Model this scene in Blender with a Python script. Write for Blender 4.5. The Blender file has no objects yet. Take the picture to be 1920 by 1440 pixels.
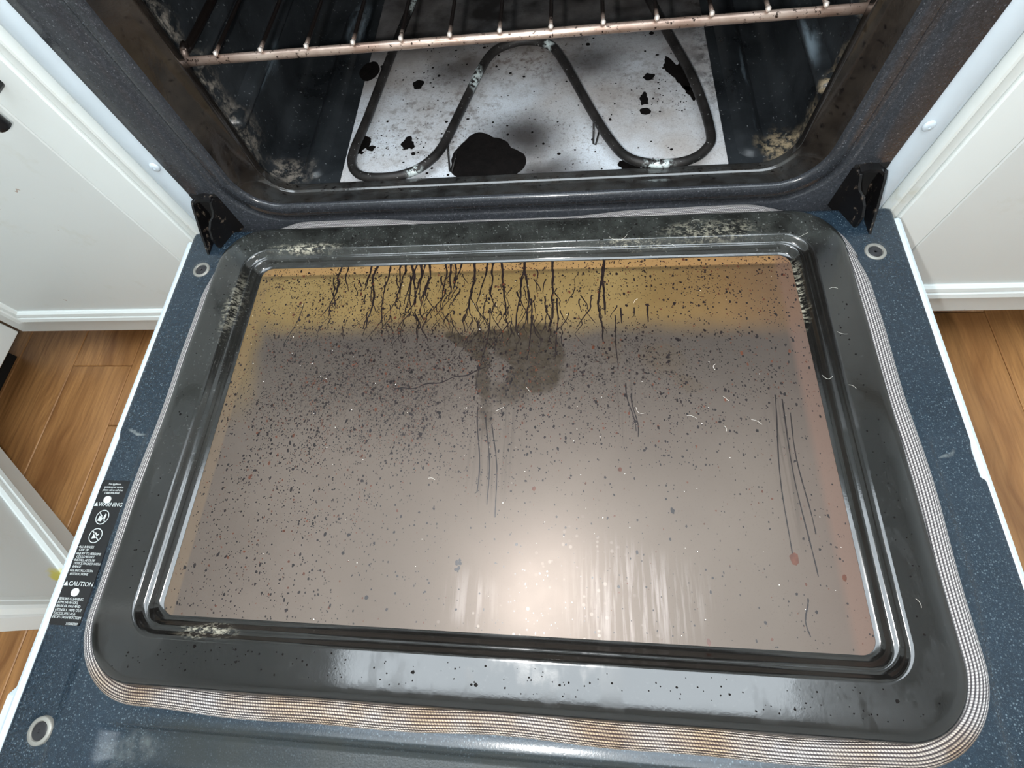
import bpy, math, random
from mathutils import Vector
from mathutils import noise as mnoise
random.seed(7)
sc = bpy.context.scene
COL = sc.collection
ZD = 0.33                      # height of the opened oven door's inner face above the floor

# ------------------------------------------------------------------ camera
cam_d = bpy.data.cameras.new('camera')
cam = bpy.data.objects.new('camera', cam_d)
COL.objects.link(cam)
CAM = (0.05372, -0.36615, 0.40381 + ZD)
cam.location = CAM
cam.rotation_mode = 'XYZ'
cam.rotation_euler = (math.radians(23.6228), math.radians(5.7984), math.radians(2.5754))
cam_d.sensor_width = 36.0
cam_d.lens = 908.34 / 1920 * 36.0
cam_d.clip_start = 0.01
sc.camera = cam

# ------------------------------------------------------------------ world, lamps, exposure
w = bpy.data.worlds.new('world'); sc.world = w; w.use_nodes = True
w.node_tree.nodes['Background'].inputs[0].default_value = (0.85, 0.92, 1.0, 1)
w.node_tree.nodes['Background'].inputs[1].default_value = 0.25
fl = bpy.data.lights.new('phone_flash', 'POINT')
fl.energy = 12.0; fl.shadow_soft_size = 0.006; fl.color = (1.0, 0.985, 0.96)
flo = bpy.data.objects.new('phone_flash', fl); COL.objects.link(flo)
flo.location = (CAM[0] - 0.030, CAM[1] - 0.006, CAM[2] - 0.004)
CEIL_L = 8.0                   # radiance of the ceiling fixture's diffuser
vs = sc.view_settings
vs.view_transform = 'Standard'; vs.look = 'None'; vs.exposure = -0.16; vs.gamma = 1.0; vs.use_curve_mapping = False

# ------------------------------------------------------------------ node helper
class NT:
    def __init__(s, name):
        s.m = bpy.data.materials.new(name); s.m.use_nodes = True
        s.t = s.m.node_tree; s.t.nodes.clear()
        s.out = s.t.nodes.new('ShaderNodeOutputMaterial')
    def _set(s, sock, v):
        if v is None: return
        if isinstance(v, bpy.types.NodeSocket): s.t.links.new(v, sock)
        else:
            if hasattr(sock.default_value, '__len__') and not isinstance(v, (int, float)):
                v = tuple(v)
                if len(sock.default_value) == 4 and len(v) == 3: v = v + (1,)
            sock.default_value = v
    def n(s, typ, ins=None, **attr):
        nd = s.t.nodes.new(typ)
        for k, v in attr.items(): setattr(nd, k, v)
        for k, v in (ins or {}).items(): s._set(nd.inputs[k], v)
        return nd
    def M(s, op, a, b=None, c=None, clamp=False):
        nd = s.n('ShaderNodeMath', operation=op, use_clamp=clamp)
        for i, v in enumerate((a, b, c)):
            if v is not None: s._set(nd.inputs[i], v)
        return nd.outputs[0]
    def mr(s, v, a, b, lo=0.0, hi=1.0, smooth=False):
        nd = s.n('ShaderNodeMapRange', interpolation_type='SMOOTHSTEP' if smooth else 'LINEAR')
        for i, q in enumerate((v, a, b, lo, hi)): s._set(nd.inputs[i], q)
        return nd.outputs[0]
    def mix(s, f, a, b, typ='MIX'):
        nd = s.n('ShaderNodeMix', data_type='RGBA', blend_type=typ)
        s._set(nd.inputs[0], f); s._set(nd.inputs[6], a); s._set(nd.inputs[7], b)
        return nd.outputs[2]
    def obj(s): return s.n('ShaderNodeTexCoord').outputs['Object']
    def noise(s, vec, scale, detail=3, rough=0.55, col=False):
        nd = s.n('ShaderNodeTexNoise', {'Vector': vec, 'Scale': scale, 'Detail': detail, 'Roughness': rough})
        return nd.outputs[1] if col else nd.outputs[0]
    def mapv(s, vec, scale=(1, 1, 1), rot=(0, 0, 0), loc=(0, 0, 0)):
        return s.n('ShaderNodeMapping', {'Vector': vec, 'Scale': scale, 'Rotation': rot, 'Location': loc}).outputs[0]
    def sep(s, vec): return s.n('ShaderNodeSeparateXYZ', {0: vec}).outputs
    def warp(s, vec, scale, amp, detail=3):
        c = s.noise(vec, scale, detail, 0.6, col=True)
        a = s.n('ShaderNodeVectorMath', {0: c, 1: (0.5, 0.5, 0.5)}, operation='SUBTRACT').outputs[0]
        b = s.n('ShaderNodeVectorMath', {0: a}, operation='SCALE'); b.inputs['Scale'].default_value = amp
        return s.n('ShaderNodeVectorMath', {0: vec, 1: b.outputs[0]}, operation='ADD').outputs[0]
    def ell(s, xyz, c, r, soft=0.4, rot=0.0):
        """mask of an ellipsoid (2 or 3 axes); 1 inside, 0 outside"""
        x, y = s.M('SUBTRACT', xyz[0], c[0]), s.M('SUBTRACT', xyz[1], c[1])
        if rot:
            cr, sr = math.cos(rot), math.sin(rot)
            x, y = (s.M('ADD', s.M('MULTIPLY', x, cr), s.M('MULTIPLY', y, sr)),
                    s.M('SUBTRACT', s.M('MULTIPLY', y, cr), s.M('MULTIPLY', x, sr)))
        x = s.M('DIVIDE', x, r[0]); y = s.M('DIVIDE', y, r[1])
        d = s.M('ADD', s.M('MULTIPLY', x, x), s.M('MULTIPLY', y, y))
        if len(c) > 2:
            z = s.M('DIVIDE', s.M('SUBTRACT', xyz[2], c[2]), r[2])
            d = s.M('ADD', d, s.M('MULTIPLY', z, z))
        d = s.M('SQRT', d)
        return s.mr(d, 1.0, 1.0 - soft, 0, 1, True)
    def mx(s, *a):
        r = a[0]
        for b in a[1:]: r = s.M('MAXIMUM', r, b)
        return r
    def bump(s, h, strength=0.3, dist=0.001):
        return s.n('ShaderNodeBump', {'Height': h, 'Strength': strength, 'Distance': dist}).outputs[0]
    def pbr(s, col, rough=0.4, metal=0.0, spec=0.5, normal=None, coat=None, coat_rough=0.05, alpha=None):
        b = s.n('ShaderNodeBsdfPrincipled', {'Base Color': col, 'Roughness': rough, 'Metallic': metal, 'Specular IOR Level': spec})
        if normal is not None: s._set(b.inputs['Normal'], normal)
        if coat is not None: s._set(b.inputs['Coat Weight'], coat); s._set(b.inputs['Coat Roughness'], coat_rough)
        if alpha is not None: s._set(b.inputs['Alpha'], alpha)
        s.t.links.new(b.outputs[0], s.out.inputs[0])
        return s.m

def plain(name, col, rough=0.5, metal=0.0, spec=0.5, var=0.06, scale=30, bump=0.0, bscale=200):
    t = NT(name); o = t.obj(); n = t.noise(o, scale, 4)
    c = t.mix(t.mr(n, 0.3, 0.7), tuple(v * (1 - var) for v in col), tuple(min(1, v * (1 + var)) for v in col))
    nm = t.bump(t.noise(o, bscale, 3), bump, 0.001) if bump else None
    return t.pbr(c, rough, metal, spec, nm)

# ------------------------------------------------------------------ materials
def mat_enamel(name, base, fleck, amount=0.50, gloss=0.28, fs=620):
    t = NT(name); o = t.obj()
    v = t.n('ShaderNodeTexVoronoi', {'Vector': o, 'Scale': fs}, feature='F1')
    sepc = t.n('ShaderNodeSeparateColor', {0: v.outputs['Color']}).outputs
    near = t.mr(v.outputs['Distance'], 0.45, 0.2)
    pick = t.mr(sepc[0], amount, 1.0)
    f = t.M('MULTIPLY', near, pick)
    f = t.M('MULTIPLY', f, t.mr(t.noise(o, 14, 4), 0.3, 0.7, 0.35, 1.0))
    c = t.mix(t.mr(t.noise(o, 9, 4), 0.35, 0.65), base, tuple(b * 1.5 for b in base))
    c = t.mix(t.mr(t.noise(o, 420, 2), 0.45, 0.75, 0, 0.5), c, tuple(b * 2.6 for b in base))
    c = t.mix(f, c, fleck)
    c = t.mix(t.mr(t.noise(o, 1500, 1), .60, .74, 0, .4), c, fleck)
    return t, o, c, gloss
def enamel(name, base, fleck, amount=0.50, gloss=0.24, spec=0.5):
    t, o, c, g = mat_enamel(name, base, fleck, amount, gloss)
    # dried rub marks of pale residue
    x = t.sep(t.warp(o, 18, 0.05))
    sm = t.mx(t.ell(x, (-0.262, -0.485, ZD), (0.03, 0.018, .05), 0.9), t.ell(x, (-0.12, -0.515, ZD), (0.16, 0.02, .05), 0.9), t.M('MULTIPLY', t.ell(t.sep(t.warp(o, 60, .01)), (-.3535, -.2405, ZD), (.012, .0022, .02), .7, -.35), 2.0), t.M('MULTIPLY', t.ell(t.sep(t.warp(o, 60, .01)), (.3535, -.2500, ZD), (.009, .002, .02), .7, .6), 2.0))
    c = t.mix(t.M('MULTIPLY', sm, t.mr(t.noise(o, 120, 4), .4, .7, .1, .55)), c, (0.16, 0.18, 0.18))
    y_ = t.sep(o)
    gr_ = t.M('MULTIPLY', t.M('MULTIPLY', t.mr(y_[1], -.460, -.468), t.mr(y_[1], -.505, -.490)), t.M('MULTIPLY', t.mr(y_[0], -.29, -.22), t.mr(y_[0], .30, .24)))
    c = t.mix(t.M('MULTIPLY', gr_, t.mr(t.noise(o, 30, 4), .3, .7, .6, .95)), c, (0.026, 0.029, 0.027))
    nm = t.bump(t.noise(o, 700, 2), 0.12, 0.0006)
    return t.pbr(c, t.mr(t.noise(o, 12, 2), .3, .7, g * .9, g * 1.2), 0, spec, nm)

M_flange = enamel('speckled_blue_enamel', (0.0080, 0.0150, 0.0235), (0.125, 0.17, 0.20))
M_frame = enamel('speckled_grey_enamel', (0.021, 0.023, 0.027), (0.14, 0.15, 0.17), 0.75, 0.21)

def mat_throat():
    t = NT('burnt_enamel'); o = t.obj(); x = t.sep(o)
    n = t.noise(o, 22, 6, 0.65)
    c = t.mix(t.mr(n, .35, .65), (0.006, 0.0045, 0.004), (0.030, 0.024, 0.019))
    low = t.M('MULTIPLY', t.mr(x[2], ZD + .045, ZD + .02), t.mr(t.noise(o, 60, 4), .35, .65, .2, .9))
    c = t.mix(low, c, (0.042, 0.044, 0.044))
    spots = t.mr(t.noise(o, 160, 3, .7), .60, .66)
    c = t.mix(t.M('MULTIPLY', spots, .9), c, (0.004, 0.003, 0.003))
    rust = t.mr(t.noise(o, 45, 5, .7), .66, .74)
    c = t.mix(t.M('MULTIPLY', rust, .5), c, (0.055, 0.020, 0.010))
    return t.pbr(c, t.mr(n, .3, .7, .05, .17), 0, .75, t.bump(t.noise(o, 300, 3), .10, .0005))
M_throat = mat_throat()

def mat_cavity():
    t = NT('cavity_enamel'); o = t.obj()
    xw = t.sep(t.warp(o, 30, 0.05, 5)); n = t.noise(o, 14, 6, .65)
    c = t.mix(t.mr(n, .35, .68), (0.010, 0.012, 0.014), (0.030, 0.035, 0.040))
    v = t.n('ShaderNodeTexVoronoi', {'Vector': o, 'Scale': 700}, feature='F1')
    c = t.mix(t.M('MULTIPLY', t.mr(t.n('ShaderNodeSeparateColor', {0: v.outputs['Color']}).outputs[1], .985, 1.0), .6), c, (0.25, 0.27, 0.28))
    # pale ash deposits near the door opening
    ash = t.mx(t.ell(xw, (-.293, .075, ZD + .105), (.03, .045, .045), .7), t.ell(xw, (-.298, .07, ZD + .055), (.03, .06, .045), .8),
               t.ell(xw, (-.275, .085, ZD + .0), (.045, .035, .03), .8), t.ell(xw, (-.30, .06, ZD + .17), (.03, .05, .05), .7),
               t.ell(xw, (-.30, .06, ZD + .24), (.03, .05, .06), .7))
    ash2 = t.mx(t.ell(xw, (.285, .085, ZD), (.035, .030, .035), .75), t.ell(xw, (.300, .070, ZD + .088), (.03, .030, .045), .7),
                t.ell(xw, (.300, .08, ZD + .035), (.03, .03, .03), .8), t.ell(xw, (.30, .06, ZD + .15), (.03, .035, .04), .7))
    g1 = t.mr(t.noise(o, 95, 6, .75), .47, .60); g2 = t.mr(t.noise(o, 130, 6, .75), .43, .56)
    c = t.mix(t.M('MULTIPLY', ash, t.M('MULTIPLY', g1, .85)), c, (0.30, 0.27, 0.23))
    c = t.mix(t.M('MULTIPLY', ash2, t.M('MULTIPLY', g2, .9)), c, (0.42, 0.34, 0.22))
    # bluish streaks: gleams of the ribs and ledges painted into the colour
    st = t.noise(t.mapv(o, (60, 10, 60)), 1.0, 5, .7)
    streak = t.M('MULTIPLY', t.mx(t.ell(t.sep(o), (-.30, .20, ZD + .06), (.02, .05, .02), .5), t.ell(t.sep(o), (-.24, .36, ZD), (.022, .07, .02), .6), t.ell(t.sep(o), (.25, .40, ZD), (.02, .06, .02), .6), t.ell(t.sep(t.warp(o, 25, .008)), (.262, .165, ZD + .004), (.0045, .10, .02), .8), t.ell(t.sep(t.warp(o, 25, .008)), (.293, .145, ZD + .075), (.02, .05, .006), .8)), t.mr(st, .42, .6))
    c = t.mix(t.M('MULTIPLY', streak, .9), c, (0.20, 0.26, 0.31))
    return t.pbr(c, t.mr(n, .3, .7, .22, .5), 0, .5, t.bump(t.noise(o, 260, 3), .12, .0008))
M_cavity = mat_cavity()

def mat_plate():
    t = NT('scorched_oven_bottom'); o = t.obj()
    x = t.sep(t.warp(o, 26, 0.035, 5)); xs = t.sep(t.warp(o, 12, .05, 4))
    c = t.mix(t.mr(t.noise(o, 9, 5), .35, .65), (0.52, 0.50, 0.49), (0.76, 0.83, 0.91))
    c = t.mix(t.mr(t.noise(o, 700, 2), .4, .7, 0, .30), c, (0.26, 0.24, 0.23))
    c = t.mix(t.M('MULTIPLY', t.mr(xs[1], .13, .27), t.mr(t.noise(o, 14, 5, .6), .3, .65, .25, .8)), c, (0.20, 0.175, 0.16))
    fine = t.mr(t.noise(o, 90, 5, .7), .50, .64)
    dens = t.mx(t.ell(xs, (-.10, .16), (.12, .14), .9), t.ell(xs, (0, .26), (.16, .08), .9), t.M('MULTIPLY', t.ell(xs, (.15, .2), (.10, .12), .9), .6))
    c = t.mix(t.M('MULTIPLY', t.M('MULTIPLY', fine, dens), .75), c, (0.10, 0.070, 0.055))
    ff = t.mr(t.noise(o, 260, 4, .7), .55, .66)
    c = t.mix(t.M('MULTIPLY', ff, t.mr(t.noise(o, 12, 3), .35, .6, .1, .6)), c, (0.12, 0.09, 0.075))
    soot = t.mx(t.M('MULTIPLY', t.ell(xs, (.005, .125), (.085, .075), .95), .95), t.M('MULTIPLY', t.ell(xs, (.085, .25), (.07, .055), .95), .75),
                t.M('MULTIPLY', t.ell(xs, (-.085, .255), (.06, .05), .95), .7), t.M('MULTIPLY', t.ell(xs, (.03, .07), (.09, .045), .95), .9))
    c = t.mix(soot, c, (0.030, 0.025, 0.024))
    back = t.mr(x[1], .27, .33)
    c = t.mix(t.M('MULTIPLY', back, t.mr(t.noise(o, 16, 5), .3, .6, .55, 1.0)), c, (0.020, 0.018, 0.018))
    rim = t.M('MULTIPLY', t.mr(x[0], .19, .225), t.mr(t.noise(o, 60, 5, .7), .45, .6))
    rim = t.M('MULTIPLY', rim, t.mr(x[1], .13, .20))
    c = t.mix(t.M('MULTIPLY', rim, .9), c, (0.02, 0.015, 0.013))
    return t.pbr(c, .55, 0, .4, t.bump(t.noise(o, 500, 3), .15, .0006))
M_plate = mat_plate()

def mat_plug():
    t = NT('black_enamel_inner_panel'); o = t.obj(); n = t.noise(o, 10, 6, .65)
    x = t.sep(t.warp(o, 40, .012, 4)); y0 = t.sep(o)
    c = t.mix(t.mr(n, .35, .65), (0.0045, 0.0042, 0.0038), (0.0105, 0.0100, 0.0092))
    # back band: greasy grey-green film
    film = t.M('MULTIPLY', t.mr(y0[1], -.060, -.045), t.mr(t.noise(o, 35, 5, .7), .38, .62, .25, 1))
    film = t.mx(film, t.M('MULTIPLY', t.M('MULTIPLY', t.mr(y0[0], -.262, -.275), t.mr(y0[1], -.32, -.20)), .2))
    c = t.mix(film, c, (0.034, 0.037, 0.034))
    spk = t.mr(t.noise(o, 420, 2), .64, .72)
    c = t.mix(t.M('MULTIPLY', spk, t.M('ADD', t.M('MULTIPLY', film, .6), .06)), c, (0.25, 0.26, 0.25))
    # flaked, cream-coloured scrapings
    sc1 = t.noise(t.mapv(o, (120, 420, 100), (0, 0, .35)), 1, 4, .7)
    flake = t.mx(t.ell(x, (-.22, -.040), (.05, .0075), .7), t.M('MULTIPLY', t.ell(x, (-.220, -.4035), (.030, .007), .7), .75),
                 t.M('MULTIPLY', t.ell(x, (.195, -.035), (.06, .016), .8), .6), t.M('MULTIPLY', t.ell(x, (.2665, -.100), (.0075, .045), .7), .9),
                 t.M('MULTIPLY', t.ell(x, (-.285, -.11), (.010, .05), .8), .45), t.M('MULTIPLY', t.ell(x, (.12, -.046), (.05, .006), .8), .5))
    sc2 = t.noise(t.mapv(o, (1, 1.6, 1), (0, 0, .4)), 210, 5, .75)
    c = t.mix(t.M('MULTIPLY', flake, t.mr(t.M('ADD', t.M('MULTIPLY', sc1, .35), t.M('MULTIPLY', sc2, .65)), .49, .56)), c, (0.36, 0.34, 0.27))
    r = t.mr(t.noise(o, 18, 5, .6),   .35, .7, .075, .16)
    # matt water marks on the front band
    wm = t.mr(t.noise(t.mapv(o, (1, .5, 1)), 26, 4, .6), .52, .58)
    r = t.M('ADD', r, t.M('MULTIPLY', wm, .12))
    return t.pbr(c, r, 0, .85, t.bump(t.noise(o, 500, 2), .05, .0004))
M_plug = mat_plug()

def mat_glass():
    t = NT('grimy_window_glass'); o = t.obj(); y0 = t.sep(o)
    x = t.sep(t.warp(o, 22, .022, 5)); xs = t.sep(t.warp(o, 8, .05, 3)); xf = t.sep(t.warp(t.warp(o, 45, .014, 3), 190, .006, 3))
    # haze: baked-on grey film
    c = t.mix(t.mr(t.noise(o, 7, 4), .35, .65), (0.084, 0.073, 0.064), (0.106, 0.093, 0.082))
    c = t.mix(t.mr(xs[0], .20, .27, 0, .45, True), c, (0.085, 0.064, 0.056))
    c = t.mix(t.mr(xs[1], -.30, -.13, 0, .8, True), c, (0.046, 0.041, 0.037))  # colour gets darker towards the hinge side
    # golden baked grease along the hinge side, plus the reflection's end painted in
    gold = t.mx(t.mr(t.M('ADD', t.M('MULTIPLY', x[1], .4), t.M('MULTIPLY', xs[1], .6)), -.146, -.112, 0, 1, True), t.M('MULTIPLY', t.mr(xs[0], -.235, -.262, 0, 1, True), t.mr(x[1], -.24, -.12)))
    gold = t.M('MULTIPLY', gold, t.mr(xs[0], .27, .19, .55, 1))
    gc = t.mix(t.mr(t.noise(o, 9, 4), .35, .65), (0.180, 0.125, 0.043), (0.250, 0.186, 0.074))
    gc = t.mix(t.mr(xs[0], .10, .24, 0, .8), gc, (0.150, 0.080, 0.036))
    c = t.mix(t.M('MULTIPLY', gold, .92), c, gc)
    # hidden frame behind the pane; its lit orange edge and shadow line painted in
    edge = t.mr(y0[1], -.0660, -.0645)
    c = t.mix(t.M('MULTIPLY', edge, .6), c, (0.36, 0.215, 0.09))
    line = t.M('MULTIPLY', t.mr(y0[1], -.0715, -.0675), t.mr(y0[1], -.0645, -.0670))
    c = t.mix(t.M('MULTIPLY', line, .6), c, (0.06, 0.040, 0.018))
    sideL = t.mr(y0[0], -.2600, -.2620); c = t.mix(t.M('MULTIPLY', sideL, .28), c, (0.19, 0.135, 0.075))
    sideR = t.mr(y0[0], .2500, .2560); c = t.mix(t.M('MULTIPLY', sideR, .5), c, (0.15, 0.092, 0.072))
    # wet-looking brown stain in the middle and its neighbours
    st = t.mx(t.ell(xf, (.020, -.158), (.036, .034), .2), t.ell(xf, (.022, -.180), (.032, .024), .25), t.ell(xf, (-.020, -.146), (.030, .0125), .25), t.ell(xf, (-.048, -.1435), (.020, .0075), .3, -.35),
              t.ell(xf, (-.030, -.158), (.020, .010), .35, -.7), t.ell(xf, (-.0215, -.186), (.0085, .034), .4, .08), t.M('MULTIPLY', t.ell(xf, (.002, -.200), (.030, .020), .8), .8), t.M('MULTIPLY', t.ell(xf, (-.018, -.222), (.009, .028), .9), .7))
    hole = t.ell(xf, (-.008, -.1775), (.0115, .0155), .25)
    st = t.M('MULTIPLY', st, t.M('SUBTRACT', 1, t.M('MULTIPLY', hole, .9)))
    st2 = t.mx(t.ell(xf, (.140, -.165), (.028, .022), .6, -.5), t.ell(xf, (.160, -.19), (.018, .012), .6, -.6), t.ell(xf, (.095, -.155), (.012, .020), .6, .4))
    st3 = t.ell(xs, (-.07, -.19), (.11, .06), .95)
    sn = t.noise(o, 130, 4, .7)
    c = t.mix(t.M('MULTIPLY', st, t.mr(sn, .35, .65, .55, 1.0)), c, (0.026, 0.020, 0.012))
    c = t.mix(t.M('MULTIPLY', st2, t.mr(sn, .35, .65, .2, .8)), c, (0.060, 0.047, 0.032))
    c = t.mix(t.M('MULTIPLY', st3, t.mr(t.noise(o, 60, 5, .7), .4, .65, .1, .6)), c, (0.055, 0.047, 0.042))
    # streaks wiped towards the front
    sk = t.noise(t.mapv(o, (330, 9, 1)), 1, 4, .6)
    sm = t.mx(t.ell(xs, (-.012, -.245), (.035, .07), .9), t.M('MULTIPLY', t.ell(xs, (.105, -.20), (.018, .06), .8), .8), t.M('MULTIPLY', t.ell(xs, (.228, -.26), (.016, .09), .8), .7))
    c = t.mix(t.M('MULTIPLY', sm, t.mr(sk, .48, .62, 0, .75)), c, (0.045, 0.040, 0.036))
    wp = t.noise(t.mapv(o, (260, 16, 1), (0, 0, .45)), 1, 4, .6)
    wm = t.mx(t.ell(xs, (.105, -.365), (.06, .05), .8), t.M('MULTIPLY', t.ell(xs, (-.02, -.37), (.03, .03), .8), .6))
    c = t.mix(t.M('MULTIPLY', wm, t.mr(wp, .46, .62, 0, .6)), c, (0.30, 0.285, 0.285))
    drops = t.n('ShaderNodeTexVoronoi', {'Vector': o, 'Scale': 190}, feature='F1')
    dm = t.M('MULTIPLY', t.mr(drops.outputs['Distance'], .30, .20), t.mr(t.n('ShaderNodeSeparateColor', {0: drops.outputs['Color']}).outputs[0], .72, .76))
    dm = t.M('MULTIPLY', dm, t.mx(t.ell(xs, (.04, -.385), (.11, .03), .8), t.M('MULTIPLY', t.ell(xs, (.07, -.35), (.05, .05), .9), .6)))
    c = t.mix(t.M('MULTIPLY', dm, .55), c, (0.42, 0.39, 0.37))
    grit = t.M('MULTIPLY', t.mr(t.noise(o, 520, 3, .6), .54, .62), t.mx(t.ell(xs, (-.11, -.185), (.17, .09), .95), t.M('MULTIPLY', t.ell(xs, (.07, -.17), (.16, .06), .95), .8)))
    c = t.mix(t.M('MULTIPLY', grit, .8), c, (0.022, 0.018, 0.014))
    micro = t.mr(t.noise(o, 900, 2), .62, .72)
    c = t.mix(t.M('MULTIPLY', micro, .28), c, (0.05, 0.045, 0.04))
    film = t.n('ShaderNodeBsdfPrincipled', {'Base Color': c, 'Roughness': t.mr(t.noise(o, 12, 4), .3, .7, .36, .44), 'Specular IOR Level': t.mr(st, 0, 1, .44, .15), 'Specular Tint': (1, .88, .80, 1),
                                            'Coat Weight': 0.30, 'Coat Roughness': 0.48, 'Coat Tint': (1, .80, .66, 1)})
    clear = t.n('ShaderNodeBsdfTransparent', {'Color': (0.62, 0.46, 0.26, 1)})
    mixs = t.n('ShaderNodeMixShader', {0: t.mr(gold, 0, 1, .93, .82)})
    t.t.links.new(clear.outputs[0], mixs.inputs[1]); t.t.links.new(film.outputs[0], mixs.inputs[2])
    t.t.links.new(mixs.outputs[0], t.out.inputs[0])
    return t.m
M_glass = mat_glass()

def mat_gasket():
    t = NT('braided_gasket'); uv = t.n('ShaderNodeUVMap').outputs[0]; u = t.sep(uv); o = t.obj()
    rowf = t.M('DIVIDE', u[1], .00172); row = t.M('FLOOR', rowf); fr = t.M('FRACT', rowf)
    off = t.M('MULTIPLY', t.M('MODULO', row, 2.0), .5)
    s = t.M('ADD', t.M('ADD', t.M('DIVIDE', u[0], .0020), off), t.M('MULTIPLY', fr, .45))
    fs = t.M('FRACT', s)
    h = t.M('MULTIPLY', t.M('SINE', t.M('MULTIPLY', fr, math.pi)), t.M('ADD', .45, t.M('MULTIPLY', .55, t.M('SINE', t.M('MULTIPLY', fs, math.pi)))))
    y = t.sep(o)
    stain = t.M('MULTIPLY', t.mr(y[1], -.425, -.442), t.mr(t.noise(o, 22, 4), .3, .65))
    lt = t.mix(stain, (0.60, 0.575, 0.565), (0.56, 0.43, 0.29))
    dk = t.mix(stain, (0.075, 0.068, 0.075), (0.055, 0.034, 0.036))
    rows = t.mr(t.noise(t.n('ShaderNodeCombineXYZ', {0: t.M('MULTIPLY', u[0], 6), 1: t.M('MULTIPLY', row, 3.1)}).outputs[0], 1.6, 2), .35, .62, .45, 1.0)
    c = t.mix(t.M('MULTIPLY', t.mr(h, .22, .85), t.mr(stain, 0, 1, 1, rows)), dk, lt)
    return t.pbr(c, .5, .15, .4, t.bump(h, .9, .0012))
M_gasket = mat_gasket()

M_white = plain('white_enamel', (0.57, 0.655, 0.72), .28, var=.03)
M_paint = None
def mat_paint(name, col, dirt=(0.50, 0.47, 0.33), amt=.25):
    t = NT(name); o = t.obj()
    c = t.mix(t.mr(t.noise(o, 4, 3), .3, .7), tuple(v * .96 for v in col), col)
    d = t.M('MULTIPLY', t.mr(t.noise(o, 17, 5, .7), .60, .75), amt)
    c = t.mix(d, c, dirt)
    y = t.sep(t.warp(o, 70, .02))
    c = t.mix(t.M('MULTIPLY', t.ell(y, (-.553 + 1.15, -.372 + .6, ZD - .165), (.022, .022, .012), .6), .8), c, (0.75, 0.68, 0.02))
    k = t.M('MULTIPLY', t.mr(t.noise(o, 75, 3, .6), .74, .77), .7)
    c = t.mix(k, c, (0.30, 0.17, 0.10))
    return t.pbr(c, .38, 0, .45, t.bump(t.noise(o, 60, 3), .05, .001))
M_paint = mat_paint('white_cabinet_paint', (0.71, 0.745, 0.735))
M_mould = mat_paint('white_moulding_paint', (0.80, 0.85, 0.84), amt=.1)
M_filler = mat_paint('cream_filler_paint', (0.74, 0.78, 0.76), amt=.45)
M_black = plain('black_metal', (0.008, 0.008, 0.009), .35, .3, bump=.1)
def mat_hinge():
    t = NT('sooty_hinge_steel'); o = t.obj()
    c = t.mix(t.mr(t.noise(o, 130, 5, .7), .60, .68), (0.007, 0.0065, 0.007), (0.20, 0.155, 0.12))
    return t.pbr(c, .35, .3, .5)
M_hinge = mat_hinge()
M_dark = plain('dark_void', (0.004, 0.004, 0.004), .8)
M_element = None
def mat_element():
    t = NT('heating_element_sheath'); o = t.obj()
    c = t.mix(t.mr(t.noise(o, 40, 4), .35, .65), (0.011, 0.010, 0.0095), (0.032, 0.029, 0.028))
    c = t.mix(t.mr(t.noise(o, 380, 2), .70, .74, 0, .9), c, (0.5, 0.5, 0.5))
    x = t.sep(t.warp(o, 90, .012))
    w_ = t.mx(t.ell(x, (-.055, .207), (.012, .024), .4), t.ell(x, (.035, .262), (.010, .010), .6), t.ell(x, (-.112, .055), (.014, .012), .8), t.ell(x, (.150, .052), (.02, .01), .8), t.ell(x, (-.150, .37), (.01, .03), .5))
    c = t.mix(t.M('MULTIPLY', w_, t.mr(t.noise(o, 160, 4, .7), .44, .52)), c, (0.62, 0.70, 0.70))
    return t.pbr(c, .5, .2, .4, t.bump(t.noise(o, 400, 3), .3, .0008))
M_element = mat_element()
def mat_rack():
    t = NT('heat_tinted_rack_steel'); o = t.obj(); x = t.sep(o)
    c = t.mix(t.mr(t.noise(o, 25, 4), .35, .65), (0.36, 0.25, 0.20), (0.62, 0.50, 0.43))
    c = t.mix(t.mr(t.noise(o, 260, 3, .7), .60, .66), c, (0.03, 0.018, 0.014))
    c = t.mix(t.mr(x[1], .0632 - .24, .069 - .24), c, (0.022, 0.016, 0.014))
    return t.pbr(c, .38, .75, .5, t.bump(t.noise(o, 500, 2), .2, .0005))
M_rack = mat_rack()
M_tip = plain('bare_wire_tip', (0.72, 0.64, 0.58), .4, .5)
M_steel = plain('dull_steel', (0.30, 0.295, 0.27), .5, .5, bump=.1)
M_rubber = plain('dark_plug', (0.018, 0.018, 0.021), .3)
M_label = plain('black_label_film', (0.006, 0.006, 0.007), .35)
M_ink = plain('grey_label_print', (0.52, 0.56, 0.56), .5)
M_grease = plain('burnt_grease', (0.011, 0.007, 0.007), .3, var=.5, scale=200)
M_brown = plain('brown_grease_fleck', (0.07, 0.022, 0.010), .3, var=.4, scale=150)
M_char = plain('charred_spill', (0.0040, 0.0030, 0.0028), .8, spec=.15, var=.5, scale=120, bump=.5, bscale=300)
M_lint = plain('pale_lint', (0.75, 0.73, 0.66), .6)
M_amber = plain('amber_glass_backing', (0.12, 0.07, 0.022), .2)
M_wall = plain('wall_paint', (0.82, 0.84, 0.83), .8, bump=.05)
M_ceil = plain('ceiling_paint', (0.85, 0.87, 0.87), .85, bump=.05)
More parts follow.
